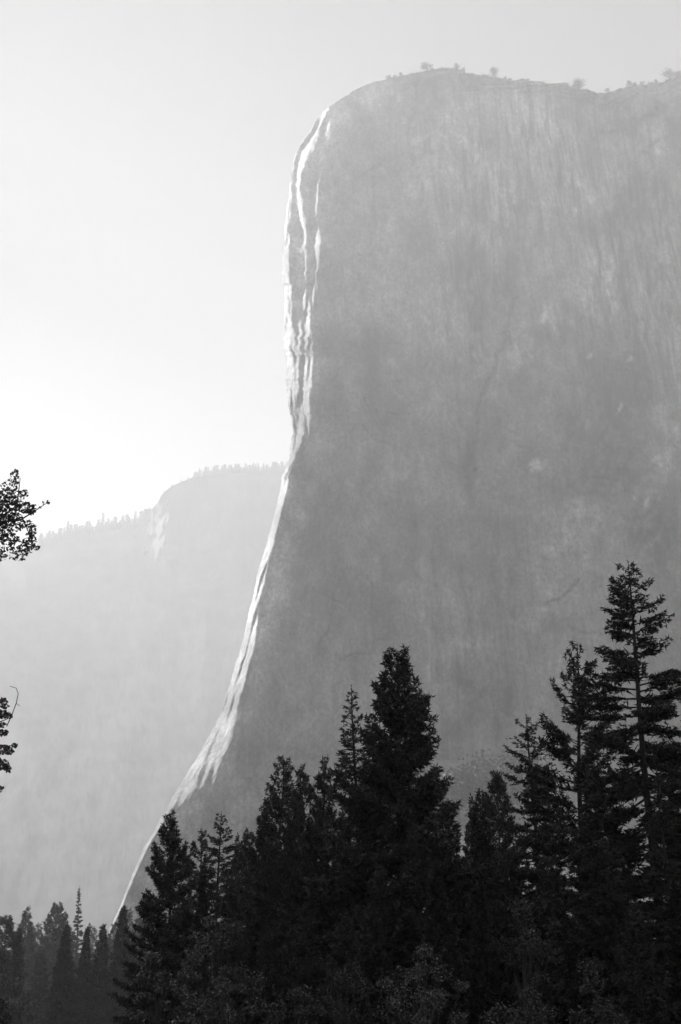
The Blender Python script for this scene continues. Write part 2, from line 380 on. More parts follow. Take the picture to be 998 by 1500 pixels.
# ------------------------------------------------------------------ wooded ridges behind
SKYLINE = [(-320, 700), (-160, 770), (-60, 815), (0, 812), (40, 803), (60, 800), (100, 790), (150, 779), (190, 773), (205, 770), (213, 766), (219, 757), (221, 748), (225, 743),
           (232, 736), (236, 726), (243, 719), (252, 712), (266, 706), (280, 700), (300, 697), (340, 692), (420, 689), (470, 690), (640, 700)]
px = np.linspace(-150, 560, 430)[None, :]
t = np.linspace(0, 1, 190)[:, None] ** 0.8
py = 1540 + (interp(SKYLINE, px) - 1540) * t; pxx = px + 0 * t
Yd = 1550 + 1050 * np.clip((1540 - py) / 840, 0, 1.1) ** 1.15
near = np.clip((pxx - 216 - 4 * vnoise(py / 13, py * 0, 33) - 7 * fbm(pxx / 7, py / 12, 38, 3)) / (26 + np.clip(py - 812, 0, 400) * 2.2), 0, 1)
Yd += 130 * (1 - near) * np.clip((850 - py) / 75, 0, 1) - 250 * np.clip((850 - py) / 150, 0, 1)   # the right-hand shoulder stands forward
Yd += 3.5 * fbm(pxx / 30, py / 30, 31, 4) + 20 * fbm(pxx / 140, py / 200, 34, 2) + 1.5 * np.abs(vnoise(pxx / 5, py / 6, 36))
PB = at(pxx, py, Yd); V, F = shell(PB, 900, 60)
ridge = link('ridge', mesh_from('ridge', V, F, True), M_RIDGE); tag(ridge, kind='structure')
PA = PB; pa = pb = px[0]

# ------------------------------------------------------------------ unseen valley wall left of the frame, shaped to shade the lower haze
hs = np.array((sin(SUN_AZ), cos(SUN_AZ))); hq = np.array((hs[1], -hs[0]))
wq = np.linspace(-1400, WALL_END, 90); wt = np.linspace(-1, 1, 60)
crest = WALL_H * np.clip((WALL_END - wq) / 100, 0, 1) ** 0.7 * (1 + 0.06 * fbm(wq / 160, wq * 0, 61, 4))
WT, WC = np.meshgrid(wt, crest); WQ = wq[:, None] + 0 * WT
prof = np.clip(1 - np.abs(WT), 0, 1) ** 0.8
wz = WC * prof * (1 + 0.05 * fbm(WQ / 70, WT * 5, 62, 4)) - 3
wxy = WQ[..., None] * hq + (WALL_T + WT * 320)[..., None] * hs
valley = link('shade_wall', mesh_from('shade_wall', np.concatenate([wxy, wz[..., None]], -1).reshape(-1, 3), grid_faces(90, 60), True), M_RIDGE)
tag(valley, kind='structure')
_c = wxy[..., 1] * cos(PITCH) + wz * sin(PITCH)
print('valley wall max px', np.where((_c > 5) & (wz > 0), 499 + FOCAL * wxy[..., 0] / np.maximum(_c, 5), -999).max())

# the opposite side of the valley, behind and to the right of the camera, wooded and dark, added unseen to block low sky from the cliff
cl = np.array([(-2600, -1250), (-1200, -1150), (0, -1100), (900, -1000), (1450, -650), (1750, 0), (1900, 800)], float)
cs = np.concatenate([[0], np.cumsum(np.hypot(*np.diff(cl, axis=0).T))]); ss = np.linspace(0, cs[-1], 140)
cxy = np.stack([np.interp(ss, cs, cl[:, 0]), np.interp(ss, cs, cl[:, 1])], 1)
tg = np.gradient(cxy, axis=0); tg /= np.linalg.norm(tg, axis=1)[:, None]; nrm = np.stack([-tg[:, 1], tg[:, 0]], 1)
wt = np.linspace(-1, 1, 50); WT, WS = np.meshgrid(wt, ss)
hh = 1000 * (1 + 0.10 * fbm(ss / 300, ss * 0, 81, 4))[:, None] * np.clip(1 - np.abs(WT), 0, 1) ** 0.8 * (1 + 0.06 * fbm(WS / 80, WT * 5, 82, 4)) - 3
hxy = cxy[:, None] + nrm[:, None] * (WT * 520)[..., None]
unseen_hillside = link('unseen_hillside', mesh_from('unseen_hillside', np.concatenate([hxy, hh[..., None]], -1).reshape(-1, 3), grid_faces(140, 50), True), M_RIDGE)
tag(unseen_hillside, kind='structure')

# ------------------------------------------------------------------ talus at the foot of the wall
def talus_z(x, y):
    rise = np.clip((y - 600) / 400, 0, 1.1) ** 1.5
    edge = np.clip((x + 60 + 0.45 * (600 - y)) / 160 + 0.8 * np.clip((y - 800) / 200, 0, 1), 0, 1)
    edge = np.maximum(edge, np.clip((x + 10) / 70, 0, 1))
    top = 120 + 85 * np.clip((x + 40) / 100, 0, 1)
    return -2 + rise * edge * top + (2.5 * fbm(x / 25, y / 25, 51, 4)) * edge * np.clip(rise * 8, 0, 1)
ty = np.linspace(560, 1040, 54); tx = np.linspace(-420, 760, 110)
TX, TY = np.meshgrid(tx, ty); TZ = talus_z(TX, TY)
talus = link('talus_slope', mesh_from('talus_slope', np.stack([TX, TY, TZ], -1).reshape(-1, 3), grid_faces(54, 110), True), M_TALUS)
tag(talus, kind='structure')

#TREES_BEGIN
# ------------------------------------------------------------------ trees
def unit(v): return v / (np.linalg.norm(v, axis=-1, keepdims=True) + 1e-9)

def tufts(C, D, size, rng, n, width, ball=0.75, flat=0.0):
    """needle bunches: n slim blades leave each centre, leaning along D"""
    m = len(C)
    r = unit(rng.normal(size=(m, n, 3)))
    d = unit(r * ball + D[:, None, :] * rng.uniform(0.3, 1.0, (m, n, 1)))
    if flat: d[..., 2] *= (1 - flat); d = unit(d)
    s = size[:, None, None] * rng.uniform(0.6, 1.15, (m, n, 1))
    side = unit(np.cross(d, unit(rng.normal(size=(m, n, 3)))))
    c = C[:, None, :] + D[:, None, :] * size[:, None, None] * rng.uniform(-0.5, 0.3, (m, n, 1))
    w = width * s
    A = c + d * s * 0.12 + side * w * 0.5; B = c + d * s * 0.12 - side * w * 0.5; T = c + d * s
    V = np.stack([A, B, T], 2).reshape(-1, 3)
    return V, np.arange(len(V)).reshape(-1, 3)

def conifer(seed, H, R, kind='pine', base=0.12, dens=4.2, tuft=0.30, blades=10, width=0.34, open_=0.0, top=1.0, power=0.75, lean=0.0, flare=1.0):
    """trunk with limbs, and a crown of needle bunches; returns two meshes"""
    rng = np.random.default_rng(seed); tuft = tuft * 0.74
    wood = Bag()
    zt = np.linspace(0, H, 16); tt = zt / H
    wig = np.stack([0.012 * H * vnoise(tt * 3.1, tt * 0 + seed, 71) * tt + lean * H * tt, 0.012 * H * vnoise(tt * 3.3, tt * 0 + seed, 72) * tt, zt], 1)
    r0 = 0.010 * H + 0.03
    wood.add(*tube(wig, r0 * (1 - tt) ** 0.85 + 0.018, 7))
    ax = lambda h: np.array([np.interp(h, zt, wig[:, 0]), np.interp(h, zt, wig[:, 1]), h])
    L0 = H * (1 - base); nb = int(L0 * dens * 1.15)
    C, D, Z, IC, ID, IZ = [], [], [], [], [], []
    az = rng.uniform(0, 6.28); skip_until = -1
    gapn = lambda h, a: vnoise(np.array(h * 0.35), np.array(a * 0.9 + seed), 73)
    for k in range(nb):
        uu = ((k + rng.uniform(0, 0.9)) / nb) ** 0.88                    # 0 at the tip, 1 at the lowest bough
        h = H - 0.012 * H - uu * L0 * 0.985
        if kind == 'pine': h = round(h / 0.55) * 0.55 + rng.normal(0, 0.09)
        az += 2.399 + rng.normal(0, 0.5)
        gn = float(gapn(h, az % 6.283))
        if rng.random() < open_ * (0.35 + 0.9 * max(gn, 0)) * min(1, uu * 4): continue
        prof = min(1.0, uu / 0.85) ** (power + 0.05)
        if kind == 'pine': prof *= 1.12 - 0.35 * max(0, uu - 0.72) / 0.28
        L = 1.3 * R * prof * rng.uniform(0.72, 1.1) * (1 + 0.14 * gn) + 0.2 * top
        if kind == 'pine': e0 = 0.95 - 1.25 * min(1, uu * 1.5) + rng.normal(0, 0.12); bend = 0.28
        elif kind == 'fir': e0 = 0.65 - 1.0 * min(1, uu * 2.2) + rng.normal(0, 0.08); bend = 0.10
        else: e0 = 1.1 - 0.9 * min(1, uu * 1.3) + rng.normal(0, 0.12); bend = 0.15
        n = 6; s = np.linspace(0, 1, n)
        hd = np.array([cos(az), sin(az), 0]); sd = np.array([-sin(az), cos(az), 0])
        curve = ax(h) + L * (s[:, None] * (hd * cos(e0)) + np.array([0, 0, 1.0]) * (s * sin(e0) + bend * s ** 2.2)[:, None] + sd * (rng.normal(0, 0.10) * s ** 2)[:, None])
        if L > 0.5:
            wood.add(*tube(curve[[0, 2, 4, 5]], np.array([0.016 * L + 0.012, 0.012 * L + 0.008, 0.008, 0.004]), 3))
        ni = int(L / (0.30 if kind == 'pine' else 0.26))               # foliage close along the bough itself
        if ni:
            si = np.linspace(0.22, 0.9, ni)
            IC.append(np.stack([np.interp(si, s, curve[:, i]) for i in range(3)], 1) + rng.normal(0, 0.06, (ni, 3)))
            ID.append(unit(hd[None] * 0.8 + sd[None] * rng.normal(0, 0.9, (ni, 1)) + np.array([[0, 0, 0.15]]))); IZ.append(np.clip(0.55 * L * (1 - si), tuft * 1.1, tuft * 2.2))
        # twigs leave the bough on both sides
        ntw = max(2, int(L / (0.135 if kind != 'pine' else 0.15)))
        start = 0.25 if kind != 'pine' else 0.38
        if L < 1.0: start = 0.15
        for q in range(ntw):
            sq = start + (1 - start) * (q + rng.uniform(0.1, 0.9)) / ntw
            p = np.array([np.interp(sq, s, curve[:, i]) for i in range(3)])
            sgn = 1 if (q % 2) else -1
            tl = L * (0.42 if kind != 'cedar' else 0.34) * (1.12 - sq) * rng.uniform(0.6, 1.2) + 0.08
            up = 0.25 if kind == 'pine' else (0.02 if kind == 'fir' else 0.3)
            td = unit(hd * rng.uniform(0.5, 0.9) + sd * sgn * rng.uniform(0.45, 0.95) + np.array([0, 0, up + rng.normal(0, 0.12)]))
            m = max(1, int(tl / (tuft * 0.75)))
            f = (np.arange(m) + 1.0) / m
            C.append(p + td * (tl * f)[:, None] + rng.normal(0, 0.05, (m, 3))); D.append(np.repeat(td[None], m, 0)); Z.append(tuft * rng.uniform(0.75, 1.15, m))
        td = unit(curve[-1] - curve[-2])
        C.append(curve[-1:]); D.append(td[None]); Z.append(np.array([tuft * 1.05]))
        if L > 0.9:
            C.append(curve[4:5]); D.append(td[None]); Z.append(np.array([tuft]))
    # leader
    m = 5; hh = H - np.linspace(0.0, 0.05, m) * H * 0.8
    C.append(np.array([ax(min(x, H)) for x in hh])); D.append(np.repeat(np.array([[0, 0, 1.0]]), m, 0)); Z.append(tuft * np.linspace(0.55, 0.95, m))
    C, D, Z = np.concatenate(C), np.concatenate(D), np.concatenate(Z)
    if kind == 'pine': V, F = tufts(C, D, Z, rng, blades, width, 1.25)
    elif kind == 'fir': V, F = tufts(C, D, Z, rng, blades, width, 0.75, 0.45)
    else: V, F = tufts(C, D, Z, rng, blades, width, 0.6, 0.0)
    V2, F2 = tufts(np.concatenate(IC), np.concatenate(ID), np.concatenate(IZ), rng, 7, 0.26, 0.6, 0.3)
    V, F = np.concatenate([V, V2]), np.concatenate([F, F2 + len(V)])
    return mesh_from('trunk', *wood.get()), mesh_from('crown', V, F)

def leafy(C, rng, size, aspect=0.75):
    """one small folded leaf blade at every point"""
    n = len(C); d = unit(rng.normal(size=(n, 3))); sd = unit(np.cross(d, unit(rng.normal(size=(n, 3)))))
    s = size * rng.uniform(0.6, 1.25, (n, 1))
    V = np.stack([C - d * s * 0.5, C + sd * s * aspect * 0.45, C + d * s * 0.55, C - sd * s * aspect * 0.45], 1).reshape(-1, 3)
    return V, np.arange(4 * n).reshape(-1, 4)

def broadleaf(seed, H, R, clumps=46, leaves=150, leaf=0.16, low=0.12, clump_r=0.62):
    rng = np.random.default_rng(seed); wood = Bag()
    tz = np.linspace(0, H * 0.8, 8)
    tr = np.stack([0.03 * H * vnoise(tz / H * 4, tz * 0, seed), 0.03 * H * vnoise(tz / H * 4, tz * 0 + 5, seed), tz], 1)
    wood.add(*tube(tr, np.linspace(0.028 * H + .05, 0.03, 8), 7))
    L = []
    for k in range(clumps):
        uu = rng.uniform(low, 1.0); a = rng.uniform(0, 6.283)
        rr = R * math.sqrt(max(0.02, 1 - ((uu - 0.42) / 0.62) ** 2)) * rng.uniform(0.45, 1.0) * (1 + 0.25 * vnoise(np.array(a * 1.1), np.array(uu * 4), seed))
        c = np.array([cos(a) * rr, sin(a) * rr, H * uu * 0.97])
        j = min(7, max(1, int(uu * 7 - rng.uniform(0.5, 2)))); b = tr[j]
        mid = (b + c) / 2 + np.array([0, 0, 0.12 * rr])
        wood.add(*tube(np.array([b, mid, c]), np.array([0.05 * R / 2, 0.03 * R / 2, 0.008]), 4))
        cr = clump_r * rng.uniform(0.6, 1.25)
        L.append(c + unit(rng.normal(size=(leaves, 3))) * (cr * rng.uniform(0.25, 1.0, (leaves, 1)) ** 0.6) * np.array([1, 1, 0.72]))
    V, F = leafy(np.concatenate(L), rng, leaf)
    return mesh_from('trunk', *wood.get()), mesh_from('crown', V, F)

def plant(name, meshes, loc, scale, rz, label, cat, group, crown_mat=None):
    """an Empty at the foot of the tree with its trunk and crown"""
    t = bpy.data.objects.new(name, None); COL.objects.link(t); t.empty_display_size = 0.5
    t.location = loc; t.scale = scale; t.rotation_euler = (0, 0, rz)
    tag(t, label, cat, group)
    link('trunk', meshes[0], M_BARK, t)
    link('crown', meshes[1], crown_mat or M_NEEDLE, t)
    return t

def tip(px, py, Y):                              # ground point and height of a tree whose tip shows there
    p = at(px, py, Y); return (float(p[0]), float(p[1]), -0.2), float(p[2]) + 0.2

H0 = 30.0
NEAR = 0.36                                      # the front stand: 10 m trees, 20 to 60 m off
def own(seed, px, py, Y, R, name, label, kind='pine', cat='tree', group='conifers of the dark front stand', rz=0.0, **kw):
    loc, H = tip(px, py, Y * NEAR)
    return plant(name, conifer(seed, H / NEAR, R, kind, **kw), loc, (NEAR,) * 3, rz, label, cat, group)

FRONT = 'conifers of the dark front stand'
own(101, 925, 824, 75, 4.3, 'pine_tree', 'tallest conifer of all with open layered boughs and gaps along its trunk', 'fir', open_=0.22, tuft=0.36, power=0.62, dens=5.4, base=0.2, top=2.2, blades=10)
own(102, 840, 946, 86, 4.0, 'pine_tree', 'clumpy pine with a knobbed tip just left of the tallest conifer', 'pine', open_=0.08, tuft=0.42, power=0.62, dens=3.6, base=0.2, blades=10)
own(103, 577, 963, 96, 4.2, 'pine_tree', 'broad dense black pine standing tallest in the middle of the stand', 'pine', open_=0.0, tuft=0.56, power=0.72, dens=6.2, base=0.1, top=4, blades=10)
own(104, 521, 1005, 106, 4.0, 'pine_tree', 'slim see-through conifer with bare trunk showing left of the broad black pine', 'fir', open_=0.18, tuft=0.36, power=0.8, dens=5.0, base=0.1)
own(105, 776, 1047, 97, 4.0, 'fir_tree', 'fir with flat outstretched boughs left of the knobbed pine', 'fir', open_=0.12, tuft=0.30, power=0.62, dens=4.4, base=0.15, top=2)
own(106, 410, 1113, 126, 3.6, 'pine_tree', 'rounded spire pine rising at the left shoulder of the dark stand', 'pine', open_=0.05, tuft=0.42, power=0.7, dens=5.2, base=0.12, top=3)
own(109, 255, 1196, 150, 5.0, 'pine_tree', 'tapering pine standing alone at the left end of the dark stand', 'pine', open_=0.0, tuft=0.60, power=0.85, dens=5.2, base=0.05, top=3, width=0.34, blades=10)
own(110, 323, 1189, 165, 4.6, 'fir_tree', 'pointed fir with airy feathered top behind the oaks', 'fir', open_=0.12, tuft=0.40, power=0.72, dens=4.2, base=0.1, top=2)
own(111, 297, 1214, 168, 3.8, 'pine_tree', 'ragged lopsided pine between the lone tapering pine and the pointed fir', 'pine', open_=0.32, tuft=0.48, power=0.6, dens=3.2, base=0.15)
own(112, 706, 1157, 104, 2.6, 'cedar_tree', 'solid black cedar with a smooth pointed top in the gap of the stand', 'cedar', tuft=0.40, power=0.7, dens=8.5, base=0.05, blades=10)
own(114, 1020, 900, 84, 4.6, 'fir_tree', 'fir cut by the right edge whose long drooping boughs reach into view', 'fir', open_=0.15, tuft=0.32, power=0.7, dens=4.8, base=0.15)
own(115, 658, 1172, 101, 2.7, 'cedar_tree', 'dark rounded conifer tucked against the right flank of the broad black pine', 'cedar', tuft=0.42, power=0.6, dens=7.5, base=0.05, blades=10)

# kinds that stand in numbers: a few meshes, copied tree by tree
KINDS = {}
for nm, sd, kd, kw in (
    ('pa', 1, 'pine', dict(R=3.6, tuft=0.50, power=0.7, dens=4.4, top=3)),
    ('pb', 2, 'pine', dict(R=3.3, tuft=0.50, power=0.62, dens=4.0, open_=0.15)),
    ('pc', 3, 'pine', dict(R=3.0, tuft=0.46, power=0.75, dens=5.0, top=2)),
    ('fa', 4, 'fir', dict(R=3.4, tuft=0.42, power=0.75, dens=4.6, top=2)),
    ('fb', 5, 'fir', dict(R=2.8, tuft=0.42, power=0.85, dens=4.6, open_=0.2)),
    ('ca', 6, 'cedar', dict(R=2.9, tuft=0.50, power=0.8, dens=7.0, base=0.03)),
    ('cb', 7, 'cedar', dict(R=3.3, tuft=0.50, power=0.9, dens=7.0, base=0.03))):
    kw['tuft'] *= 1.25; kw['dens'] *= 1.1
    KINDS[nm] = conifer(700 + sd, H0, kd == 'pine' and kw.pop('R') or kw.pop('R'), kd, **kw)

rt = np.random.default_rng(77)
def copy_tree(px, py, Y, kn, wide, label, group, name):
    k = NEAR if group == FRONT else 1.0
    loc, H = tip(px, py, Y * k); s = H / k / H0; w = k * wide * (0.3 + 0.7 * s)
    plant(name, KINDS[kn], loc, (w, w, k * s), rt.uniform(0, 6.28), label, 'tree', group)

NAMES = {'p': 'pine_tree', 'f': 'fir_tree', 'c': 'cedar_tree'}
LEFTG = 'pale conifers of the farther stand at lower left'
for px, py, Y, kn, wide, label in (
    (10, 1343, 250, 'pa', 1.15, 'bushy round-topped pine cut by the left edge above the pale oak'),
    (27, 1360, 225, 'ca', 0.9, 'small dark cedar right of the round-topped pine at the left edge'),
    (42, 1331, 290, 'pc', 1.1, 'grey pine with a thin spike tip second tallest near the left edge'),
    (56, 1352, 330, 'fa', 0.9, 'pale hazy fir with blunt tip behind the grey spike-tipped pine'),
    (69, 1341, 380, 'fb', 0.9, 'palest slender fir of the lower left stand'),
    (83, 1325, 320, 'pa', 1.0, 'grey full-crowned pine left of the tall pale spire'),
    (93, 1338, 345, 'pb', 1.0, 'grey pine leaning on the full-crowned pine by the spire'),
    (101, 1353, 215, 'cb', 1.05, 'broad dark conical cedar in front of the tall pale spire'),
    (127, 1358, 235, 'ca', 0.85, 'narrow dark cedar just right of the broad conical cedar'),
    (134, 1352, 390, 'fb', 0.8, 'tiny pale fir top between the spire and the dark cedars'),
    (140, 1358, 370, 'fa', 0.8, 'pale fir top right of the tiny pale one behind the cedars'),
    (150, 1354, 240, 'ca', 1.15, 'dark blunt cedar midway between the conical cedar and the tall needle-shaped cedar'),
    (166, 1350, 345, 'fa', 0.85, 'pale fir left behind the tall needle-shaped cedar'),
    (180, 1328, 228, 'ca', 1.1, 'tall needle-shaped dark cedar, highest dark tip of the lower left stand'),
    (193, 1330, 350, 'fb', 0.95, 'pale slim fir right behind the needle-shaped cedar'),
    (210, 1333, 330, 'pb', 0.95, 'pale round-topped pine below the streak of lit rock'),
    (196, 1366, 235, 'ca', 0.8, 'small dark cedar at the foot of the pale slim fir'),
    (211, 1360, 245, 'ca', 0.85, 'dark cedar touching the lone tapering pine on its left'),
    (62, 1398, 260, 'fa', 1.1, 'grey fir low between the dark cedar and the conical cedar'),
    (84, 1420, 230, 'fb', 1.3, 'feathery grey fir at the left foot of the broad conical cedar'),
    (172, 1420, 215, 'fa', 1.2, 'fir with lit left side under the needle-shaped cedar'),
    (120, 1432, 210, 'pb', 1.2, 'low grey pine in front of the narrow dark cedars'),
    (33, 1385, 300, 'fa', 1.2, 'hazy fir filling the space under the grey spike-tipped pine'),
    (48, 1362, 360, 'pc', 1.1, 'pale pine tip between the spike-tipped pine and the blunt pale fir'),
    (76, 1360, 335, 'fa', 1.2, 'pale fir below the palest slender fir'),
    (109, 1368, 350, 'fa', 1.2, 'pale fir showing between the broad conical cedar and the spire'),
    (158, 1372, 330, 'pc', 1.2, 'hazy pine low between the blunt cedar and the needle-shaped cedar'),
    (203, 1345, 370, 'fa', 1.1, 'faint fir between the pale slim fir and the pale round-topped pine'),
    (222, 1368, 340, 'fb', 1.1, 'faint fir half hidden by the left side of the lone tapering pine'),
    ):
    copy_tree(px, py, Y * (1.75 if Y >= 280 else 1.25), kn, wide * 1.12, label, LEFTG, NAMES[kn[0]])
loc, H = tip(118, 1299, 520)
plant('pine_tree', conifer(120, H, 9.0, 'fir', base=0.1, dens=2.2, tuft=1.0, power=1.5, open_=0.3, blades=10, top=1.2), loc, (1, 1, 1), 0, 'tall pale spire with a thin bare leader above a wide tuft', 'tree', LEFTG)

for px, py, Y, kn, wide, label in (
    (448, 1126, 120, 'pb', 0.95, 'pine with upswept tufted top right of the rounded spire pine'),
    (477, 1114, 114, 'pc', 0.9, 'pine with a thin tufted tip beside the slim see-through conifer'),
    (731, 1136, 118, 'pa', 0.9, 'conifer with a ragged tip right of the smooth black cedar'),
    (385, 1177, 132, 'pb', 0.85, 'pine tip stepping down left of the rounded spire pine'),
    (364, 1217, 140, 'pb', 0.85, 'spiky little pine between the airy fir and the stepped pine tip'),
    (348, 1228, 150, 'pc', 0.8, 'stub-topped pine touching the right side of the airy fir'),
    (298, 1265, 140, 'ca', 0.7, 'narrow black cedar standing in front of the airy fir'),
    (340, 1290, 128, 'fa', 1.0, 'soft fuzzy fir below the stub-topped pine'),
    (395, 1235, 116, 'pa', 1.05, 'dark pine below the rounded spire pine'),
    (428, 1180, 118, 'pc', 0.95, 'dark pine filling between the rounded spire and the upswept top'),
    (462, 1210, 105, 'pa', 1.05, 'dark pine below the tufted pair of tops'),
    (498, 1180, 110, 'fb', 1.05, 'loose fir under the slim see-through conifer'),
    (540, 1170, 100, 'pa', 1.0, 'dark pine at the left foot of the broad black pine'),
    (555, 1270, 88, 'pb', 1.05, 'shaded pine with glinting twigs in the middle of the dark mass'),
    (610, 1215, 90, 'pc', 1.2, 'black pine under the right flank of the broad black pine'),
    (640, 1260, 86, 'ca', 1.1, 'black cedar below the rounded conifer beside the gap'),
    (690, 1172, 118, 'pc', 0.75, 'thin dark top touching the left of the smooth black cedar'),
    (735, 1245, 90, 'fa', 0.95, 'fir with greyish sprays below the ragged-tipped conifer'),
    (800, 1130, 90, 'fb', 1.1, 'fir with grey sprays between the flat-boughed fir and the knobbed pine'),
    (868, 1120, 78, 'pb', 1.0, 'dark pine squeezed between the knobbed pine and the tallest conifer'),
    (895, 1230, 68, 'fa', 1.0, 'shaded fir below the tallest conifer'),
    (965, 1130, 70, 'fb', 1.15, 'dark fir right of the lower trunk of the tallest conifer'),
    (700, 1290, 82, 'cb', 0.9, 'black cedar filling the foot of the gap'),
    (450, 1330, 84, 'pb', 1.05, 'shaded pine low in the left half of the dark mass'),
    (505, 1340, 78, 'pc', 1.05, 'shaded pine low beside the fuzzy grey bush'),
    (800, 1260, 72, 'pc', 1.05, 'black pine behind the glinting oak at lower right'),
    (985, 1290, 60, 'ca', 1.0, 'black cedar at the lower right edge behind the sapling'),
    (400, 1370, 90, 'pa', 0.9, 'shaded pine behind the leafy oaks at lower left of the stand'),
    (655, 1390, 66, 'ca', 1.0, 'black cedar right of the fuzzy grey bush'),
    (930, 1330, 58, 'pb', 0.9, 'black pine low under the tallest conifer'),
    ):
    copy_tree(px, py, Y, kn, wide * 0.82, label, FRONT, NAMES[kn[0]])

OAKS = 'leafy oaks along the foot of the stand'
for sd, px, py, Y, R, cl, lf, label in (
    (201, 236, 1392, 96, 2.3, 60, 0.20, 'oak with bright leaf clumps spreading over the left foot of the stand'),
    (202, 318, 1340, 108, 3.0, 60, 0.18, 'grey leafy oak under the airy fir with glinting leaves'),
    (203, 345, 1412, 84, 2.6, 60, 0.17, 'low oak with speckled bright leaves right of the bright-clumped oak'),
    (204, 618, 1368, 62, 2.2, 60, 0.10, 'fuzzy grey rounded bush in the middle of the bottom edge'),
    (205, 775, 1312, 66, 2.2, 52, 0.13, 'dim oak with glinting leaves at lower right'),
    (206, 770, 1428, 52, 1.9, 52, 0.11, 'low oak at the bottom edge right of the black gap'),
    (207, 890, 1395, 50, 1.8, 44, 0.11, 'sparse dim oak low under the tallest conifer'),
    (208, 505, 1405, 66, 1.7, 40, 0.11, 'small dim bush left of the fuzzy grey bush'),
    (209, 20, 1422, 190, 3.6, 50, 0.30, 'pale round oak at the left edge under the conifers'),
    (210, 22, 1464, 150, 3.0, 50, 0.24, 'low pale oak with lit leaves beside the black leaves at lower left'),
    (211, 430, 1440, 70, 2.0, 44, 0.13, 'low oak with faint leaves right of the speckled oak'),
    ):
    k = NEAR if Y < 120 else 1.0
    loc, H = tip(px, py, Y * k)
    plant('oak_tree', broadleaf(sd, H / k, R, cl, 170, lf, clump_r=0.27 * R), loc, (k, k, k), 0, label, 'tree', OAKS, M_NEEDLE if sd in (205, 206, 207, 208, 211) else M_LEAF)
loc, H = tip(985, 1436, 42)
plant('pine_sapling', conifer(130, H, 0.75, 'pine', base=0.1, dens=14, tuft=0.25, power=0.8, blades=10), loc, (1, 1, 1), 0, 'upright sapling catching light at the bottom right corner', 'tree', None)

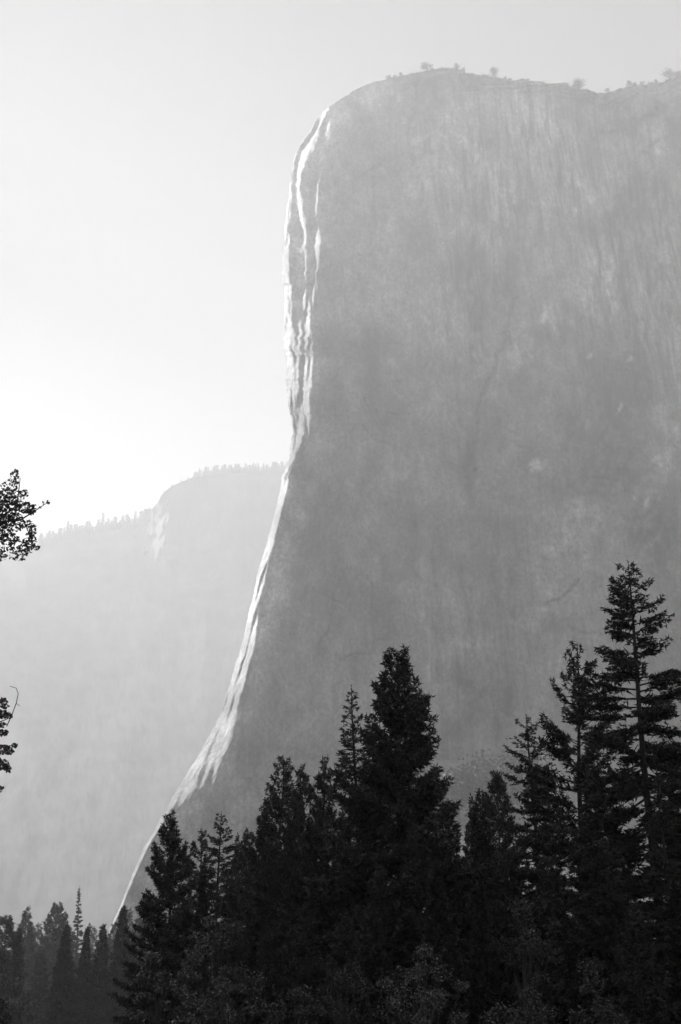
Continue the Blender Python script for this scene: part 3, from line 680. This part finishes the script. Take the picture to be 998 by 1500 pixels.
# ------------------------------------------------------------------ the near leafy tree that reaches in at the left edge
def edge_tree():
    rng = np.random.default_rng(301); Yn = 26.0; wood = Bag(); leafpts = []
    trunk = np.array([at(-190, 1650, Yn + 1), at(-185, 1300, Yn + 1), at(-150, 1000, Yn + .6), at(-120, 780, Yn + .3), at(-110, 600, Yn)]); trunk[0, 2] = -0.3
    wood.add(*tube(trunk, np.array([.26, .22, .18, .12, .05]), 9))
    def limb(pts, r):
        P = np.array([at(x, y, Yn + d) for x, y, d in pts]); wood.add(*tube(P, np.linspace(r, 0.006, len(P)), 5)); return P
    limb([(-120, 800, .3), (-60, 790, .1), (-5, 765, 0), (25, 740, 0), (30, 700, .1)], .06)
    limb([(-5, 765, 0), (30, 762, .1), (52, 748, .1), (70, 736, .1)], .025)
    limb([(-60, 790, .1), (-10, 790, -.2), (25, 792, -.2), (52, 800, -.1)], .03)
    limb([(-150, 1040, .5), (-80, 1060, .3), (-20, 1066, 0), (18, 1050, 0)], .05)
    limb([(-20, 1066, 0), (2, 1095, .1), (22, 1091, .1)], .02); limb([(-20, 1066, 0), (0, 1110, 0), (12, 1128, 0)], .02)
    limb([(10, 1064, 0), (18, 1046, 0), (24, 1030, .1), (27, 1016, .1), (24, 1008, .1), (15, 1005, .1)], .010)
    limb([(24, 1030, .1), (29, 1034, .1)], .006)
    limb([(-180, 1400, .8), (-80, 1460, .3), (-10, 1480, 0), (8, 1490, 0)], .05)
    limb([(-40, 1150, 0), (0, 1158, 0), (5, 1152, 0)], .012)
    def blob(x, y, rx, ry, n, dz=.5):
        th = rng.uniform(0, 6.283, n); r = np.sqrt(rng.uniform(0, 1, n))
        leafpts.append(at(x + rx * r * np.cos(th), y + ry * r * np.sin(th), Yn + rng.normal(0, dz, n)))
    for x, y, rx, ry, n in (
        (22, 700, 7, 12, 30), (14, 712, 13, 9, 45), (8, 726, 16, 10, 80), (26, 728, 10, 9, 45), (38, 722, 5, 5, 14), (12, 742, 20, 9, 150), (38, 744, 12, 8, 65), (46, 747, 7, 7, 30),
        (-8, 740, 20, 22, 200), (2, 762, 22, 9, 150), (22, 757, 12, 6, 50), (-6, 778, 22, 12, 170), (38, 768, 12, 7, 50), (47, 776, 7, 10, 40), (22, 772, 12, 7, 40),
        (14, 790, 16, 10, 70), (44, 792, 10, 12, 60), (32, 806, 16, 8, 70), (54, 802, 5, 4, 14), (6, 806, 14, 10, 50), (26, 818, 12, 3, 14), (2, 818, 8, 3, 10), (-40, 760, 30, 60, 500), (-70, 720, 40, 60, 600),
        (70, 736, 2.5, 2.5, 6), (64, 737, 2, 2, 3), (59, 744, 2, 2, 3), (51, 743, 3, 4, 7),
        (5, 1027, 7, 5, 26), (7, 1034, 6, 4, 22), (4, 1046, 8, 6, 50), (12, 1048, 7, 4, 36), (2, 1062, 8, 4, 34), (4, 1074, 7, 5, 34), (10, 1072, 3, 3, 8),
        (6, 1098, 12, 7, 70), (13, 1100, 7, 6, 36), (22, 1092, 5, 3, 16), (4, 1120, 10, 8, 60), (12, 1126, 5, 6, 22), (1, 1156, 5, 4, 12), (-40, 1080, 34, 60, 500), (-80, 1090, 40, 70, 500),
        (2, 1474, 9, 10, 70), (8, 1492, 9, 8, 50), (-20, 1490, 16, 26, 200)):
        blob(x, y, rx, ry, int(n * 2.0))
    for c in rng.uniform((-330, 480), (-130, 1000), (26, 2)):            # the rest of its crown, out of frame
        blob(c[0], c[1], 46, 40, 130, 1.2)
    V, F = leafy(np.concatenate(leafpts), rng, 0.062, 0.8)
    foot = np.array([trunk[0, 0], trunk[0, 1], 0.0])
    t = bpy.data.objects.new('leafy_tree', None); COL.objects.link(t); t.location = foot
    tag(t, 'near leafy tree whose black leaf sprays reach in from the left edge', 'tree')
    wv, wf = wood.get()
    link('trunk', mesh_from('trunk', wv - foot, wf), M_BARK, t)
    link('crown', mesh_from('crown', V - foot, F), M_DARKLEAF, t)
edge_tree()

# ------------------------------------------------------------------ trees along the skylines and at the foot of the wall
def tiny_conifer(seed):
    rng = np.random.default_rng(seed); bag = Bag()
    C = []; D = []; Z = []
    for k in range(46):
        uu = (k + .5) / 46; L = 2.6 * uu ** 0.8 * rng.uniform(0.4, 1.15); a = k * 2.4 + rng.normal(0, .3)
        n = max(1, int(L / .7)); f = np.linspace(0.35, 1, n)
        C.append(np.stack([cos(a) * L * f, sin(a) * L * f, 18 * (1 - uu * .93) - .25 * L * f], 1)); D.append(np.repeat([[cos(a), sin(a), .15]], n, 0)); Z.append(np.full(n, 1.0))
    C, D, Z = map(np.concatenate, (C, D, Z))
    V, F = tufts(C, D, Z, rng, 8, 0.7)
    return mesh_from('trunk', *tube(np.array([[0, 0, -4.0], [0, 0, 9], [0, 0, 18]]), np.array([.3, .2, .05]), 5)), mesh_from('crown', V, F)
TINY = [tiny_conifer(s) for s in (1, 2, 3)]
RIDGEG = 'conifers along the hazy skyline'
def sheet_point(PXl, PP, px):
    i = int(np.argmin(np.abs(PXl - px))); return PP[-1, i]
rr = np.random.default_rng(12)
def ridge_tree(PXl, PP, px, hpx, label):
    p = sheet_point(PXl, PP, px); dist = float(np.linalg.norm(p - CAM)); h = hpx * dist / FOCAL / cos(radians(24)) + 3
    s = h / 18.0; w = s * rr.uniform(1.5, 2.8)
    plant('conifer', TINY[rr.integers(3)], tuple(p - np.array([0, 0, 3.0])), (w, w, s), rr.uniform(0, 6.28), label, 'tree', RIDGEG)
LA = 'hazy conifer in the fringe along the flat ridge top beside the cliff'
LB = 'faint conifer in the ragged fringe along the lower left skyline'
x = 286.0
while x < 425:
    ridge_tree(pa, PA, x, rr.uniform(6, 14), LA); x += rr.uniform(1.3, 3.4)
for px, hp in ((240, 3), (252, 3), (266, 4), (275, 4), (288, 7), (318, 11), (350, 12), (391, 10)):
    ridge_tree(pa, PA, px, hp, LA)
x = 58.0
while x < 222:
    ridge_tree(pb, PB, x, rr.uniform(8, 20), LB); x += rr.uniform(1.4, 3.2)
for px, hp in ((99, 26), (126, 20), (131, 16), (150, 27), (158, 18), (168, 18), (186, 20), (197, 22), (206, 20), (212, 20)):
    ridge_tree(pb, PB, px, hp, LB)

def small_oak(seed):
    rng = np.random.default_rng(seed); L = []
    for k in range(9):
        a = rng.uniform(0, 6.28); r = rng.uniform(0, 2.6); L.append(np.array([cos(a) * r, sin(a) * r, rng.uniform(4.2, 8)]) + rng.normal(0, .85, (120, 3)))
    V, F = leafy(np.concatenate(L), rng, 0.5)
    w = Bag(); w.add(*tube(np.array([[0, 0, -3.0], [.2, 0, 3], [0, .2, 6]]), np.array([.35, .25, .1]), 5))
    for a in (0.3, 2.4, 4.2): w.add(*tube(np.array([[.2, 0, 3.0], [cos(a) * 2, sin(a) * 2, 5.8]]), np.array([.16, .06]), 4))
    return mesh_from('trunk', *w.get()), mesh_from('crown', V, F)
SOAK = [small_oak(s) for s in (1, 2, 3)]
rb = np.random.default_rng(55); brush = []                               # low brush and boulders' worth of scrub along the brow
for k in range(420):
    x = rb.uniform(545, 1010)
    if vnoise(np.array(x / 14), np.array(0.0), 57) < -0.15: continue
    if x < 650: p = P[int(np.argmin(np.abs(px_e - x))), 2]
    else: p = P[-1, int(np.argmin(np.abs(PX[-1] - x)))]
    brush.append(p + np.array([0, 1.0, 0.3]) + rb.normal(0, 1, (26, 3)) * np.array([1.1, 1.1, rb.uniform(0.4, 1.0)]))
V, F = leafy(np.concatenate(brush), rb, 0.9)
tag(link('brush', mesh_from('brush', V, F), M_NEEDLE), kind='stuff')
for px, hp, wd, label in (
    (568, 5, 1.4, 'low scrub tree farthest left on the cliff rim'), (576, 4, 1.2, 'second scrub tree from the left on the cliff rim'), (585, 6, .9, 'small upright scrub tree left of the summit dome'),
    (623, 10, 1.3, 'spreading lone tree on the left shoulder of the cliff summit'), (632, 3, 1.2, 'low bush between the lone tree and the cliff summit'), (669, 7, 1.1, 'small rounded tree just right of the cliff summit'),
    (679, 6, 1.0, 'second small rounded tree right of the cliff summit'), (725, 13, 1.0, 'upright two-tiered tree on the rim between summit and dip'), (740, 4, .8, 'tiny bush right of the two-tiered rim tree'),
    (746, 5, .9, 'tiny leafy shrub second right of the two-tiered rim tree'), (773, 4, 1.2, 'low shrub midway along the sloping cliff rim'), (850, 14, 1.25, 'largest dark rounded tree on the rim left of the dip'),
    (842, 6, .9, 'thin shrub touching the largest rim tree'), (891, 7, .9, 'small shrub at the bottom of the rim dip'), (923, 7, 1.2, 'flat-topped shrub where the rim rises again'), (931, 6, .9, 'middle shrub of three where the rim rises again'),
    (942, 6, .9, 'last shrub of three where the rim rises again'), (983, 11, 1.5, 'broad round tree on the rim near the right edge'), (996, 8, 1.3, 'rim tree cut by the right edge'), (962, 4, 1.3, 'low scrub left of the broad round rim tree')):
    if px < 650:
        r = int(np.argmin(np.abs(px_e - px))); p = P[r, 2]
    else:
        p = P[-1, int(np.argmin(np.abs(PX[-1] - px)))]
    h = 1.0 * hp * float(np.linalg.norm(p - CAM)) / FOCAL / cos(radians(38)) + 2.0
    s = h / 8.6
    plant('scrub_tree', SOAK[rr.integers(3)], tuple(p - np.array([0, -1.5, 1.6])), (s * wd, s * wd, s), rr.uniform(0, 6.28), label, 'tree', 'scrub trees along the cliff rim')

for px, py, Y, s, label in ((657, 1150, 690, 14, 'hazy rounded tree low at the cliff foot in the gap, left one'), (672, 1138, 700, 16, 'hazy rounded tree at the cliff foot second in the gap'),
    (690, 1121, 710, 18, 'hazy tree crown rising in the gap at the cliff foot'), (716, 1115, 700, 17, 'tallest hazy crown at the cliff foot behind the ragged-tipped conifer'), (728, 1132, 690, 14, 'hazy crown right of the tallest one at the cliff foot'),
    (745, 1105, 730, 18, 'hazy pointed crown at the cliff foot left of the flat-boughed fir')):
    Y = 950 + (Y - 700) * 0.3; p = at(px, py, Y); zb = float(talus_z(p[0], p[1])) - 1.0; h = max(9.0, float(p[2]) - zb)
    plant('oak_tree', SOAK[rr.integers(3)], (float(p[0]), float(p[1]), zb), (h / 9 * 1.3, h / 9 * 1.3, h / 8.6), rr.uniform(0, 6.28), label, 'tree', 'hazy trees at the foot of the cliff')
#TREES_END

# ------------------------------------------------------------------ haze: one closed box of even density
hz = np.array([(x, y, z) for x in (-5000, 5000) for y in (-2000, 5600) for z in (-6, 1120)], float)
hf = np.array([(0, 1, 3, 2), (4, 6, 7, 5), (0, 4, 5, 1), (2, 3, 7, 6), (0, 2, 6, 4), (1, 5, 7, 3)])
hm = bpy.data.materials.new('haze'); hm.use_nodes = True; ht = hm.node_tree; ht.nodes.clear()
ho = ht.nodes.new('ShaderNodeOutputMaterial'); hv = ht.nodes.new('ShaderNodeVolumePrincipled')
hv.inputs['Color'].default_value = (0.95, 0.95, 0.95, 1); hv.inputs['Density'].default_value = HAZE_DENSITY
hv.inputs['Anisotropy'].default_value = HAZE_G
ht.links.new(hv.outputs[0], ho.inputs['Volume'])
haze = link('haze', mesh_from('haze', hz, hf), hm); tag(haze, kind='stuff')
